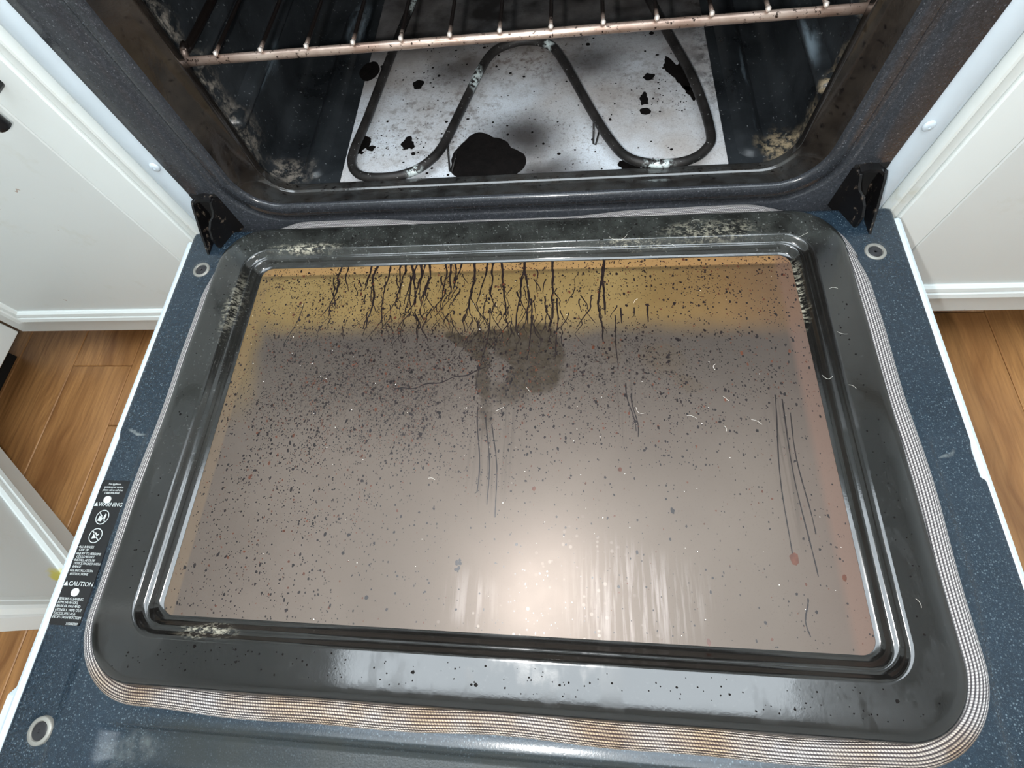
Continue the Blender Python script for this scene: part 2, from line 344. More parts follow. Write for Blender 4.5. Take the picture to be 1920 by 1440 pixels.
def mat_wood():
    t = NT('laminate_oak'); o = t.obj(); inf = t.n('ShaderNodeObjectInfo')
    rnd = inf.outputs['Random']
    off = t.n('ShaderNodeCombineXYZ', {0: t.M('MULTIPLY', rnd, 7.0), 1: t.M('MULTIPLY', rnd, 31.0), 2: 0}).outputs[0]
    p = t.n('ShaderNodeVectorMath', {0: o, 1: off}, operation='ADD').outputs[0]
    pw = t.warp(p, 3.0, .12, 3)
    g = t.noise(t.mapv(pw, (26, 2.2, 1)), 1, 6, .62)
    f = t.noise(t.mapv(p, (240, 9, 1)), 1, 4, .6)
    c = t.mix(t.mr(g, .33, .68), (0.21, 0.090, 0.031), (0.66, 0.345, 0.130))
    c = t.mix(t.mr(f, .45, .72, 0, .55), c, (0.14, 0.058, 0.020))
    c = t.mix(t.mr(rnd, 0, 1, 0, .45), c, (0.26, 0.115, 0.042))
    return t.pbr(c, t.mr(f, .3, .7, .28, .42), 0, .5, t.bump(f, .12, .0008))
M_wood = mat_wood()
def mat_emit(name, col, st):
    t = NT(name); o = t.obj()
    c = t.mix(t.mr(t.noise(o, 3, 2), .3, .7), tuple(v * .97 for v in col), col)
    e = t.n('ShaderNodeEmission', {0: c, 1: st}); t.t.links.new(e.outputs[0], t.out.inputs[0]); return t.m
M_diff = mat_emit('light_diffuser', (0.90, 1.0, 1.07), CEIL_L)

# ------------------------------------------------------------------ geometry helpers (door coordinates; ZD is added)
def obj(name, V, F, mat, parent=None, smooth=False, uv=None, auto=None, base=None):
    """V in door coordinates; becomes ONE mesh object. base = world location of the top-level thing."""
    me = bpy.data.meshes.new(name)
    b = base if base is not None else (root_loc(parent) if parent else (0, 0, 0))
    me.from_pydata([(x - b[0], y - b[1], z + ZD - b[2]) for x, y, z in V], [], F)
    if uv:
        l = me.uv_layers.new(name='UVMap')
        for i, lp in enumerate(me.loops): pass
        k = 0
        for p in me.polygons:
            for li in p.loop_indices:
                l.data[li].uv = uv[k]; k += 1
    me.materials.append(mat)
    if smooth:
        for p in me.polygons: p.use_smooth = True
        if auto:
            me.set_sharp_from_angle(angle=math.radians(auto))
    me.update()
    o = bpy.data.objects.new(name, me); COL.objects.link(o)
    if parent: o.parent = parent
    elif base is not None: o.location = base
    return o
def root_loc(o):
    while o.parent: o = o.parent
    return tuple(o.location)
def thing(name, label, cat, loc=(0, 0, 0), group=None):
    o = bpy.data.objects.new(name, None); COL.objects.link(o); o.location = loc; o.empty_display_size = .05
    o['label'] = label; o['category'] = cat
    if group: o['group'] = group
    return o
def box(x0, x1, y0, y1, z0, z1):
    V = [(x, y, z) for z in (z0, z1) for y in (y0, y1) for x in (x0, x1)]
    return V, [(0, 2, 3, 1), (4, 5, 7, 6), (0, 1, 5, 4), (2, 6, 7, 3), (0, 4, 6, 2), (1, 3, 7, 5)]
def cat(*parts):
    V, F = [], []
    for v, f in parts:
        k = len(V); V += v; F += [tuple(i + k for i in q) for q in f]
    return V, F
def bevbox(x0, x1, y0, y1, z0, z1, b=.002):
    V = []; F = []
    import itertools
    # chamfered box through three inset boxes
    xs, ys, zs = (x0, x1), (y0, y1), (z0, z1); idx = {}
    for sx, sy, sz in itertools.product((0, 1), repeat=3):
        for ax in range(3):
            p = [xs[sx], ys[sy], zs[sz]]
            for a in range(3):
                if a != ax: p[a] += b if (sx, sy, sz)[a] == 0 else -b
            idx[(sx, sy, sz, ax)] = len(V); V.append(tuple(p))
    for ax in range(3):
        o = [a for a in range(3) if a != ax]
        for s in (0, 1):
            q = []
            for u, v in ((0, 0), (1, 0), (1, 1), (0, 1)):
                k = [0, 0, 0]; k[ax] = s; k[o[0]] = u; k[o[1]] = v; q.append(idx[(*k, ax)])
            F.append(tuple(q))
    for ax in range(3):
        o = [a for a in range(3) if a != ax]
        for u, v in itertools.product((0, 1), repeat=2):
            k0 = [0, 0, 0]; k0[o[0]] = u; k0[o[1]] = v; k1 = list(k0); k1[ax] = 1
            F.append((idx[(*k0, o[0])], idx[(*k1, o[0])], idx[(*k1, o[1])], idx[(*k0, o[1])]))
    for k in itertools.product((0, 1), repeat=3): F.append(tuple(idx[(*k, a)] for a in range(3)))
    return V, F
def rrect(x0, x1, y0, y1, r, n=10, m=1):
    P = []
    for cx, cy, a0 in ((x1 - r, y1 - r, 0), (x0 + r, y1 - r, 90), (x0 + r, y0 + r, 180), (x1 - r, y0 + r, 270)):
        for i in range(n + 1):
            a = math.radians(a0 + 90 * i / n); P.append((cx + r * math.cos(a), cy + r * math.sin(a)))
    return P
def loft(rings, cap0=False, cap1=False):
    V, F = [], []; n = len(rings[0])
    for r in rings: V += r
    for i in range(len(rings) - 1):
        for j in range(n):
            a = i * n + j; b = i * n + (j + 1) % n; F.append((a, b, b + n, a + n))
    if cap0: F.append(tuple(reversed(range(n))))
    if cap1: F.append(tuple(range((len(rings) - 1) * n, len(rings) * n)))
    return V, F
def tube(path, r, seg=10, closed=False, rads=None):
    P = [Vector(p) for p in path]; n = len(P); rings = []; up = None
    for i in range(n):
        if closed: t = P[(i + 1) % n] - P[i - 1]
        else: t = P[min(i + 1, n - 1)] - P[max(i - 1, 0)]
        t.normalize()
        if up is None: up = Vector((0, 0, 1)) if abs(t.z) < .9 else Vector((1, 0, 0))
        a = (up - t * up.dot(t)).normalized(); up = a; b = t.cross(a)
        q = rads[i] if rads else r
        rings.append([tuple(P[i] + (a * math.cos(2 * math.pi * k / seg) + b * math.sin(2 * math.pi * k / seg)) * q) for k in range(seg)])
    if closed: rings.append(rings[0])
    return loft(rings, not closed, not closed)
def spline(pts, per=8):
    out = []; P = [Vector(p) for p in pts]
    for i in range(len(P) - 1):
        p0, p1, p2, p3 = P[max(i - 1, 0)], P[i], P[i + 1], P[min(i + 2, len(P) - 1)]
        for k in range(per):
            s = k / per
            out.append(tuple(.5 * ((2 * p1) + (p2 - p0) * s + (2 * p0 - 5 * p1 + 4 * p2 - p3) * s * s + (3 * p1 - p0 - 3 * p2 + p3) * s ** 3)))
    out.append(tuple(P[-1])); return out
def disc(cx, cy, z, prof, n=28):
    """lathe about z: prof = [(r, dz)...]"""
    return loft([[(cx + r * math.cos(2 * math.pi * k / n), cy + r * math.sin(2 * math.pi * k / n), z + dz) for k in range(n)] for r, dz in prof], False, True)
def prism(poly, axis, a, b):
    """extrude a 2D polygon; axis x: poly=(y,z); y: (x,z); z: (x,y)"""
    def mk(p, t): return {'x': (t, p[0], p[1]), 'y': (p[0], t, p[1]), 'z': (p[0], p[1], t)}[axis]
    return loft([[mk(p, a) for p in poly], [mk(p, b) for p in poly]], True, True)
def sm(a, b, x):
    t = max(0, min(1, (x - a) / (b - a))); return t * t * (3 - 2 * t)

# ================================================================== setting
FLOOR_Z = -ZD
def struct(o): o['kind'] = 'structure'; return o
floor = struct(obj('floor', *box(-1.7, 1.7, -2.3, .75, FLOOR_Z - .03, FLOOR_Z - .006), M_dark, base=(0, 0, 0)))
PW, PL = .122, .92
def plank_mesh(w, l):
    V, F = bevbox(0, w - .0012, 0, l - .0012, 0, .0062, .0012)
    me = bpy.data.meshes.new('plank'); me.from_pydata(V, [], F); me.materials.append(M_wood); me.update(); return me
pm = plank_mesh(PW, PL)
i = 0
x = -1.60
while x < 1.55:
    # rows are staggered; one joint falls left of the door as in the photograph
    y = -2.25 + [.0, .41, .17, .62, .29, .74, .08, .53][i % 8] - .6
    if i == 7: y = -.127 - PL * 2
    while y < .72:
        if y > -2.3 and y + PL < 1.2:
            p = bpy.data.objects.new('plank', pm); COL.objects.link(p); p.parent = floor; p.location = (x, y, -.0062)
        y += PL
    x += PW; i += 1
struct(obj('wall_back', *box(-1.7, 1.7, .72, .78, FLOOR_Z, 2.07), M_wall, base=(0, 0, 0)))
struct(obj('wall_left', *box(-1.76, -1.7, -2.3, .78, FLOOR_Z, 2.07), M_wall, base=(0, 0, 0)))
struct(obj('wall_right', *box(1.7, 1.76, -2.3, .78, FLOOR_Z, 2.07), M_wall, base=(0, 0, 0)))
struct(obj('wall_front', *box(-1.76, 1.76, -2.36, -2.3, FLOOR_Z, 2.07), M_wall, base=(0, 0, 0)))
struct(obj('ceiling', *box(-1.76, 1.76, -2.36, .78, 2.07, 2.13), M_ceil, base=(0, 0, 0)))
LX0, LX1, LY0, LY1 = -.95, 1.0, -1.02, .10
cl = thing('ceiling_light', 'long white fluorescent ceiling light box above the oven door', 'light', ((LX0 + LX1) / 2, (LY0 + LY1) / 2, ZD + 2.07))
obj('diffuser', *box(LX0 + .02, LX1 - .02, LY0 + .02, LY1 - .02, 1.985, 2.0), M_diff, cl)
obj('housing', *cat(bevbox(LX0, LX1, LY0, LY0 + .02, 1.98, 2.07), bevbox(LX0, LX1, LY1 - .02, LY1, 1.98, 2.07), bevbox(LX0, LX0 + .02, LY0 + .02, LY1 - .02, 1.98, 2.07), bevbox(LX1 - .02, LX1, LY0 + .02, LY1 - .02, 1.98, 2.07)), M_white, cl)

# ================================================================== the range
rng = thing('oven_range', 'white freestanding electric range with its dirty oven door hanging open', 'oven', (0, 0, 0))
YF = .0107
TOP = .43
def fr(x, z0, r, y, z1=TOP, n=14): return [(px, y, pz) for px, pz in rrect(-x, x, z0, z1, r, n)]
ff = [fr(.3497, -.070, .003, .040, .53), fr(.3497, -.070, .003, .0118, .53), fr(.3487, -.069, .003, YF, .529),
      fr(.3165, -.0010, .060, YF, .455), fr(.3152, .0003, .0585, YF + .0012, .4535), fr(.3138, .0018, .057, YF + .0024, .452), fr(.3080, .0066, .052, YF + .0024, .447),
      fr(.3068, .0078, .0505, YF + .0012, .446), fr(.3055, .0090, .049, YF, .445), fr(.2975, .0190, .044, YF, .437), fr(.2955, .0212, .042, YF + .0008, .4345), fr(.2945, .0225, .041, YF + .0030, .433), fr(.2940, .0225, .0405, YF + .0050, .4325)]
obj('front_frame', *loft([list(r) for r in ff]), M_frame, rng, True, auto=50)
th = [fr(.2940, .0225, .0405, YF + .0050, .4325), fr(.2890, .0198, .038, .024, .428), fr(.2845, .0170, .034, .032, .424), fr(.2805, .0148, .032, .0378, .421), fr(.2790, .0152, .030, .0392, .420), fr(.2782, .0163, .030, .0402, .419),
      fr(.2780, .0166, .030, .0412, .419), fr(.2780, .0162, .030, .0424, .419), fr(.2782, .0158, .030, .0440, .420), fr(.2785, .0160, .030, .0500, .421), fr(.2800, .0145, .030, .0520, .422), fr(.2830, .0090, .030, .0532, .424), fr(.3000, .0005, .016, .0545, .440)]
obj('oven_throat', *loft(th), M_throat, rng, True, auto=40)
cv = [fr(.3000, .0, .016, .0505, .440), fr(.3000, .0, .016, .25, .440), fr(.3000, .0, .016, .455, .440), fr(.290, .010, .016, .468, .430)]
cavity = obj('oven_cavity', *loft(cv, False, True), M_cavity, rng, True, auto=40)
def capsule(cx, w, y0, y1, base, h, axis='z', side=1):
    prof = [(0, 0), (.10, .12), (.30, .62), (.5, .92), (.72, 1.0)]
    rings = []
    for ins, hh in prof:
        d = w / 2 * ins; P = rrect(cx - w / 2 + d, cx + w / 2 - d, y0 + d, y1 - d, max(.0004, w / 2 - d - .0002), 8)
        if axis == 'z': rings.append([(a, b, base + h * hh) for a, b in P])
        else: rings.append([(base - side * h * hh, b, a) for a, b in P])
    return loft(rings, False, True)
for cx in (-.246, .254): obj('floor_rib', *capsule(cx, .030, .075, .40, 0.0, .005), M_cavity, cavity, True, auto=60)
for s in (-1, 1):
    for z in (.071, .1365, .207, .275, .343): obj('rack_ledge', *capsule(z, .020, .075, .42, s * .3002, .011, 'x', s), M_cavity, cavity, True, auto=60)
plate = obj('oven_bottom_plate', *cat(bevbox(-.2096, .2270, .0560, .445, .0003, .0016, .0006)), M_plate, rng)

# charred spills lying on the bottom plate
def blot(cx, cy, rx, ry, z, n=26, rough=.25, seed=0, rot=0):
    V = []
    for k in range(n):
        a = 2 * math.pi * k / n
        q = 1 + rough * (mnoise.noise(Vector((math.cos(a) * 1.2 + seed * 3.7, math.sin(a) * 1.2, seed))) * 1.2 + mnoise.noise(Vector((math.cos(a) * 4 + seed, math.sin(a) * 4, 7.1))) * .3)
        px, py = rx * q * math.cos(a), ry * q * math.sin(a)
        V.append((cx + px * math.cos(rot) - py * math.sin(rot), cy + px * math.sin(rot) + py * math.cos(rot), z))
    return V, [tuple(range(n))]
sp = [blot(-.044, .093, .037, .037, .0020, 70, .22, 1), blot(-.022, .080, .028, .030, .0021, 40, .2, 2), blot(-.206, .2614, .0135, .019, .0020, 30, .12, 3), blot(-.194, .128, .0115, .014, .0020, 30, .25, 4),
      blot(-.135, .123, .009, .010, .0020, 26, .5, 5), blot(-.135, .228, .0075, .009, .0020, 24, .25, 6), blot(.188, .215, .011, .028, .0020, 44, .6, 7, .3), blot(.200, .178, .006, .014, .0020, 30, .6, 8, .4), blot(.123, .069, .012, .010, .0021, 26, .4, 12),
      blot(.152, .213, .007, .006, .0020, 20, .5, 9), blot(.145, .175, .006, .010, .0020, 24, .6, 10), blot(.145, .154, .0065, .006, .0020, 24, .3, 11), blot(-.18, .118, .006, .004, .0020, 20, .8, 13), blot(-.192, .112, .005, .003, .0020, 20, .8, 14)]
R = random.Random(3)
for k in range(520):
    cx, cy = R.uniform(-.195, .21), R.uniform(.062, .30)
    if R.random() < .35: cx = R.gauss(-.1, .06)
    r = min(.0034, .0004 + R.expovariate(1 / .0005))
    if k > 330:
        bx_, by_, br_ = R.choice(((-.044, .095, .05), (-.19, .125, .016), (-.135, .122, .014), (.188, .21, .022), (.2, .175, .02), (.146, .17, .02)))
        cx, cy, r = R.gauss(bx_, br_), R.gauss(by_, br_), R.uniform(.0003, .0010)
        if cy < .06: continue
    if abs(cx) < .2: sp.append(blot(cx, cy, r, r * R.uniform(.7, 1.3), .0018 + .0001 * R.random(), 9, .3, k))
o_ = obj('charred_spills', *cat(*sp), M_char, plate); o_['kind'] = 'stuff'

# heating element
EL = [(-.150, .46), (-.1577, .385), (-.1717, .272), (-.1843, .1538), (-.1919, .0985), (-.1895, .074), (-.176, .0585), (-.150, .054), (-.123, .058), (-.102, .072), (-.0857, .0993), (-.0673, .1665), (-.047, .240), (-.028, .2665), (.003, .2755), (.032, .264), (.050, .231),
      (.083, .1395), (.1035, .0893), (.1206, .0645), (.1473, .0545), (.1779, .0565), (.1995, .0715), (.2076, .0986), (.1985, .1821), (.176, .2723), (.150, .385), (.142, .46)]
elem = obj('heating_element', *tube(spline([(a, b, .0165) for a, b in EL], 7), .0050, 12), M_element, rng, True)
for cx, cy, s in ((.083, .139, 1), (-.080, .108, -1)):
    obj('support_clip', *tube([(cx, cy, .0165), (cx + .002 * s, cy - .006, .010), (cx + .0015, cy - .034, .003), (cx + .004, cy - .036, .003), (cx + .010, cy - .014, .012)], .0011, 6), M_element, elem, True)

# body, cooktop, control panel
for s in (-1, 1):
    prof = [(.3490, .035), (.3490, .0165), (.3520, .0135), (.3600, .0118), (.3690, .0120), (.3760, .0150), (.3800, .0200), (.3815, .0270), (.3815, .62), (.3490, .62)]
    q = [(s * a, b) for a, b in prof]
    if s > 0: q = q[::-1]
    sidep = obj('side_panel', *prism(q, 'z', FLOOR_Z + .02, .53), M_white, rng, True, auto=35)
    obj('screw', *loft([[(s * .3585 + r * math.cos(2 * math.pi * k / 20), y, .082 + r * math.sin(2 * math.pi * k / 20)) for k in range(20)] for r, y in ((.0050, .0122), (.0050, .0112), (.0038, .0100), (.0012, .0098), (.0010, .0108))], False, True), M_white, sidep, True, auto=50)
obj('body_back', *box(-.349, .349, .480, .62, FLOOR_Z + .02, .53), M_white, rng)
obj('cooktop', *bevbox(-.3825, .3825, -.004, .64, .53, .565, .006), M_white, rng)
obj('backguard', *bevbox(-.3825, .3825, .575, .65, .565, .74, .01), M_white, rng)
obj('storage_drawer', *bevbox(-.349, .349, -.004, .034, FLOOR_Z + .03, -.075, .006), M_white, rng)
for bx, by, br in ((-.19, .15, .095), (.19, .15, .075), (-.19, .42, .075), (.19, .42, .095)):
    bo = obj('burner', *disc(bx, by, .565, [(br + .012, 0), (br + .012, .003), (br + .004, .003), (br * .9, .001), (.01, .001)], 32), M_steel, rng, True, auto=40)
    pts = [(bx + (br * .95 - .0105 * t / 6.283) * math.cos(t), by + (br * .95 - .0105 * t / 6.283) * math.sin(t), .572) for t in [k * .25 for k in range(int((br * .95 - .02) / .0105 * 6.283 / .25))]]
    obj('coil', *tube(pts, .0038, 6), M_black, bo, True)

# hinge arms
for s in (-1, 1):
    X = .3455
    poly = [(.013, .040), (.004, .0425), (-.0015, .0385), (-.0085, .0300), (-.0165, .0210), (-.0245, .0105), (-.0325, .0), (-.0335, -.006), (-.0270, -.006), (-.0130, .0010), (-.0050, .0060), (.0030, .0090), (.0085, .0160), (.013, .024)]
    a = prism(poly, 'x', s * (X - .0012), s * (X + .0012))
    X2 = .3235
    poly2 = [(.013, .0440), (.006, .0475), (.001, .0455), (-.0030, .0370), (-.0065, .0330), (-.0120, .0315), (-.0185, .0255), (-.0235, .0150), (-.0245, .0035), (-.0225, -.006), (.0120, -.006), (.013, .0)]
    poly2 = [(a_, b_ * .92) for a_, b_ in poly2]
    h = obj('hinge_arm', *a, M_hinge, rng)
    V_, F_ = prism(poly2, 'x', s * -.0012, s * .0012)
    obj('inner_plate', [(vx + s * (.3185 + (.013 - vy) * .42), vy, vz) for vx, vy, vz in V_], F_, M_hinge, h)
    # web joining the plates near the frame and along the lower front edge
    obj('web', *prism([(s * (X2 - .001), .0445), (s * (X2 + .006), .0470), (s * (X - .006), .0455), (s * (X + .0012), .0400), (s * (X - .0012), .0385), (s * (X - .006), .0425), (s * (X2 + .006), .0435), (s * X2, .0415)], 'y', .002, .013), M_hinge, h)
    obj('frame_slot', *box(min(s * .319, s * .349), max(s * .319, s * .349), YF - .0003, YF + .004, -.006, .0455), M_dark, h)

# ------------------------------------------------------------------ oven door
PX0, PX1, PY0, PY1, PZ = -.3210, .3155, -.4435, -.0085, .016
GX0, GX1, GY0, GY1 = -.2735, .2690, -.3965, -.0540
DFRONT = -.535
def hfield(x, y):
    z = 0.0
    # label pad pressed into each side
    for s in (-1, 1):
        ex = s * x
        inner = .3425 - .010 * sm(-.33, -.44, y)
        d = sm(-.236, -.244, y + .30 * (ex - .355) * 0.5) * sm(inner - .002, inner + .003, ex)
        z -= .0018 * d
    # pressed trough along the front
    t = sm(-.468, -.473, y) * sm(-.500, -.490, y) * sm(.300, .275, abs(x))
    z -= .0042 * t
    z += .0010 * sm(-.461, -.465, y) * sm(-.473, -.468, y) * sm(.300, .275, abs(x))
    for bx, by in BUSH:
        dd = math.hypot(x - bx, y - by); z += .0010 * sm(.014, .010, dd)
    return z
BUSH = [(-.3463, -.0539), (.3448, -.0541), (-.3418, -.4777), (.3418, -.4777)]
NX, NY = 340, 244
xs = [-.3725 + .745 * k / NX for k in range(NX + 1)]; ys = [-.0005 + (DFRONT + .0005) * k / NY for k in range(NY + 1)]
V = []; F = []; idm = {}
def vid(i, j):
    if (i, j) not in idm:
        x, y = xs[i], ys[j]
        if abs(x) > .355: x += math.copysign(.0038 * sm(-.268, -.2705, y) * (1 if x > 0 else .0) * sm(.355, .3725, abs(x)), x)
        # rounded rear corners
        cd = max(0, abs(xs[i]) - .3665); ce = max(0, y + .0065)
        if cd > 0 and ce > 0 and math.hypot(cd, ce) > .006:
            k = .006 / math.hypot(cd, ce); x = math.copysign(.3665 + cd * k, x); y = -.0065 + ce * k
        z = hfield(x, y)
        if i in (0, NX) or j in (0, NY): z -= .0012
        idm[(i, j)] = len(V); V.append((x, y, z))
    return idm[(i, j)]
for j in range(NY):
    for i in range(NX):
        cx, cy = (xs[i] + xs[i + 1]) / 2, (ys[j] + ys[j + 1]) / 2
        if PX0 + .012 < cx < PX1 - .012 and PY0 + .012 < cy < PY1 - .012: continue
        F.append((vid(i, j), vid(i, j + 1), vid(i + 1, j + 1), vid(i + 1, j)))
door = obj('oven_door', V, F, M_flange, rng, True)
door['label'] = 'open oven door with speckled dark blue inner face'
# white outer shell
pf = [(-.3715, -.0062), (-.3735, -.0030), (-.3770, -.0022), (-.3800, -.0035), (-.3815, -.0070), (-.3815, -.046), (-.377, -.050)]
pf = pf + [(-a, b) for a, b in reversed(pf)]
obj('outer_shell', *prism(pf[::-1], 'y', DFRONT - .004, -.0120), M_white, door, True, auto=30)
hd = obj('door_handle', *bevbox(-.4110, .4110, -.508, -.456, -.052, -.022, .006), M_white, door)
def pr(ins, z, dr=0):
    return [(a, b, z) for a, b in rrect(PX0 + ins, PX1 - ins, PY0 + ins, PY1 - ins, .048 - ins * .8 + dr, 14)]
def gr(out, z, r):
    return [(a, b, z) for a, b in rrect(GX0 - out, GX1 + out, GY0 - out, GY1 + out, r, 14)]
plug = [pr(0, -.006), pr(0, .0040), pr(.0003, .0075), pr(.0012, .0105), pr(.0026, .0128), pr(.0048, .0146), pr(.0075, .0156), pr(.0105, .0160), pr(.020, .0160),
        gr(.0142, .0160, .0260), gr(.0120, .0160, .0240), gr(.0109, .0153, .0230), gr(.0098, .0134, .0218), gr(.0087, .0112, .0205), gr(.0075, .0100, .0195), gr(.0062, .0098, .0182),
        gr(.0050, .0096, .0172), gr(.0041, .0084, .0165), gr(.0031, .0060, .0157), gr(.0019, .0037, .0147), gr(.0004, .0024, .013), gr(-.0020, .0019, .011), gr(-.0022, -.004, .011)]
obj('inner_panel', *loft(plug), M_plug, door, True, auto=50)
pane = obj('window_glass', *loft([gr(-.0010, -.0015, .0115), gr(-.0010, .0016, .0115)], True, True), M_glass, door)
obj('window_backing', *loft([gr(-.0030, -.0058, .0100), gr(-.0030, -.0040, .0100)], True, True), M_amber, door)

# gasket
gp = rrect(-.3262, .3235, -.4508, -.0040, .058, 26)
L = []
for k in range(len(gp)):          # resample finely
    a, b = Vector(gp[k]), Vector(gp[(k + 1) % len(gp)]); n = max(1, int((b - a).length / .004))
    for q in range(n): L.append(a.lerp(b, q / n))
rings = []; us = []; s_ = 0; n = len(L); SEG = 22
for k in range(n + 1):
    p = L[k % n]; t = (L[(k + 1) % n] - L[k % n - 1]).normalized(); nr = Vector((t.y, -t.x))
    wl = sm(-.22, -.31, p.x); wr = sm(.22, .31, p.x); wf = sm(-.38, -.44, p.y); wb = sm(-.05, -.008, p.y)
    wbc = sm(-.095, -.045, p.y) * sm(.235, .275, abs(p.x))
    hw = .0076 + .0012 * wr - .0004 * wl + .0002 * wf - .0022 * wb
    hw *= 1 - .45 * wbc
    zc = .0022; ht = .0046
    wav = .0010 * math.sin(s_ * 21) + .0007 * math.sin(s_ * 47 + 1)
    zc += wb * (.0078 * sm(.06, .15, abs(p.x + .01)) * sm(.31, .22, abs(p.x)) - .0022)
    c = p + nr * (wav * (1 if wb < .5 else .4) - wbc * (.0062 if p.x < 0 else .0045))
    rings.append([(c.x + nr.x * hw * math.cos(2 * math.pi * j / SEG), c.y + nr.y * hw * math.cos(2 * math.pi * j / SEG), zc + ht * math.sin(2 * math.pi * j / SEG)) for j in range(SEG)])
    us.append(s_); s_ += (L[(k + 1) % n] - L[k % n]).length
V, F = loft(rings); PER = .0425; uv = []
for i in range(n):
    for j in range(SEG):
        for di, dj in ((0, 0), (0, 1), (1, 1), (1, 0)): uv.append((us[i + di], PER * (j + dj) / SEG))
obj('gasket', V, F, M_gasket, door, True, uv)

# bushings
for bx, by in BUSH:
    b = obj('bushing', *disc(bx, by, .0008, [(.0098, -.002), (.0096, .0006), (.0090, .0012), (.0068, .0012), (.0062, .0004), (.0060, -.001)], 30), M_steel, door, True, auto=50)
    obj('bushing_plug', *disc(bx, by, .0008, [(.0062, -.001), (.0060, .0006), (.0045, .0010), (.0014, .0008), (.0010, .0002)], 24), M_rubber, door, True, auto=50)

# warning label
LX_, RX_, TY_, BY_ = -.3703, -.3425, -.2872, -.4068
LZ = -.0006
# the label follows the slanting strip between shell and gasket
def ly(cy): return TY_ + (BY_ - TY_) * ((cy - 90) / 1220.0)
obj('warning_label', *prism(rrect(LX_, RX_, BY_, TY_, .002, 4), 'z', -.003, LZ), M_label, door)
def text(body, x, y, size, align='LEFT', wscale=1.0, z=LZ + .0003, name='label_text'):
    cu = bpy.data.curves.new('t', 'FONT'); cu.body = body; cu.size = size; cu.align_x = align; cu.resolution_u = 2
    cu.extrude = .00008
    o = bpy.data.objects.new('t', cu); COL.objects.link(o)
    bpy.context.view_layer.update()
    me = bpy.data.meshes.new_from_object(o.evaluated_get(bpy.context.evaluated_depsgraph_get()))
    bpy.data.objects.remove(o); me.materials.clear(); me.materials.append(M_ink)
    t = bpy.data.objects.new(name, me); COL.objects.link(t); t.parent = door
    t.location = (x, y, z + ZD); t.scale = (wscale, 1, 1)
    return t
for cy, s in ((128, 'For appliance'), (156, 'assistance or service'), (184, 'please call us toll-free'), (212, '1-800-944-9044')):
    text(s, (LX_ + RX_) / 2, ly(cy) - .0006, .0027, 'CENTER', .85)
text('WARNING', LX_ + .0050, ly(330), .0050, wscale=.98)
text('CAUTION', LX_ + .0050, ly(1005), .0050, wscale=1.02)
def tri(cx, cy, s):
    z = LZ + .0003
    return prism([(cx - s, cy), (cx + s, cy), (cx, cy + s * 1.8)], 'z', z - .0001, z + .0001)
obj('label_symbol', *tri(LX_ + .0027, ly(330), .0021), M_ink, door)
obj('label_symbol', *tri(LX_ + .0027, ly(1005), .0021), M_ink, door)
def picto(cx, cy, kind):
    z = LZ + .0003; r = .0063
    ring = loft([[(cx + q * math.cos(2 * math.pi * k / 36), cy + q * math.sin(2 * math.pi * k / 36), z) for k in range(36)] for q in (r, r - .0007)])
    d = r * .68
    bar = ([(cx - d - .0003, cy + d - .0003, z), (cx - d + .0003, cy + d + .0003, z), (cx + d + .0003, cy - d + .0003, z), (cx + d - .0003, cy - d - .0003, z)], [(0, 3, 2, 1)])
    if kind == 0:
        pot = ([(cx - .0038, cy - .0032, z), (cx + .0002, cy - .0038, z), (cx + .0006, cy + .0005, z), (cx - .0032, cy + .0010, z)], [(0, 1, 2, 3)])
        fig = ([(cx + .0015, cy - .0030, z), (cx + .0030, cy - .0030, z), (cx + .0034, cy + .0022, z), (cx + .0022, cy + .0034, z), (cx + .0012, cy + .0010, z)], [(0, 1, 2, 3, 4)])
    else:
        pot = ([(cx - .0030, cy - .0026, z), (cx + .0012, cy - .0020, z), (cx + .0004, cy + .0024, z), (cx - .0022, cy + .0026, z)], [(0, 1, 2, 3)])
        fig = ([(cx + .0012, cy - .0005, z), (cx + .0032, cy + .0012, z), (cx + .0028, cy + .0018, z), (cx + .0008, cy + .0006, z)], [(0, 1, 2, 3)])
    obj('label_symbol', *cat(ring, bar, pot, fig), M_ink, door)
picto((LX_ + RX_) / 2 - .0005, ly(427), 0); picto((LX_ + RX_) / 2 - .0005, ly(588), 1)
for cy, s in ((696, '\u2022ALL RANGES'), (722, '  CAN TIP'), (752, '\u2022INJURY TO PERSONS'), (778, '  COULD RESULT'), (806, '\u2022INSTALL ANTI-TIP'), (834, '  DEVICE PACKED WITH'), (860, '  RANGE'), (892, '\u2022SEE INSTALLATION'), (920, '  INSTRUCTIONS')):
    text(s, LX_ + .0012, ly(cy), .0028, wscale=.88)
for cy, s in ((1118, 'BEFORE CLEANING'), (1146, 'REMOVE RACKS,'), (1174, 'BROILER PAN AND'), (1203, 'UTENSILS. WIPE OUT'), (1231, 'EXCESS SPILLAGE'), (1259, 'FROM OVEN BOTTOM')):
    text(s, LX_ + .0014, ly(cy), .0029, wscale=.90)
text('316002359', RX_ - .001, ly(1304), .0027, 'RIGHT', .9)
for cx, cy in ((-.3582, ly(270)), (-.3563, ly(1055))):
    obj('rivet', *disc(cx, cy, LZ, [(.0033, 0), (.0031, .0012), (.0022, .0018), (.0008, .0020)], 20), M_mould, door, True)

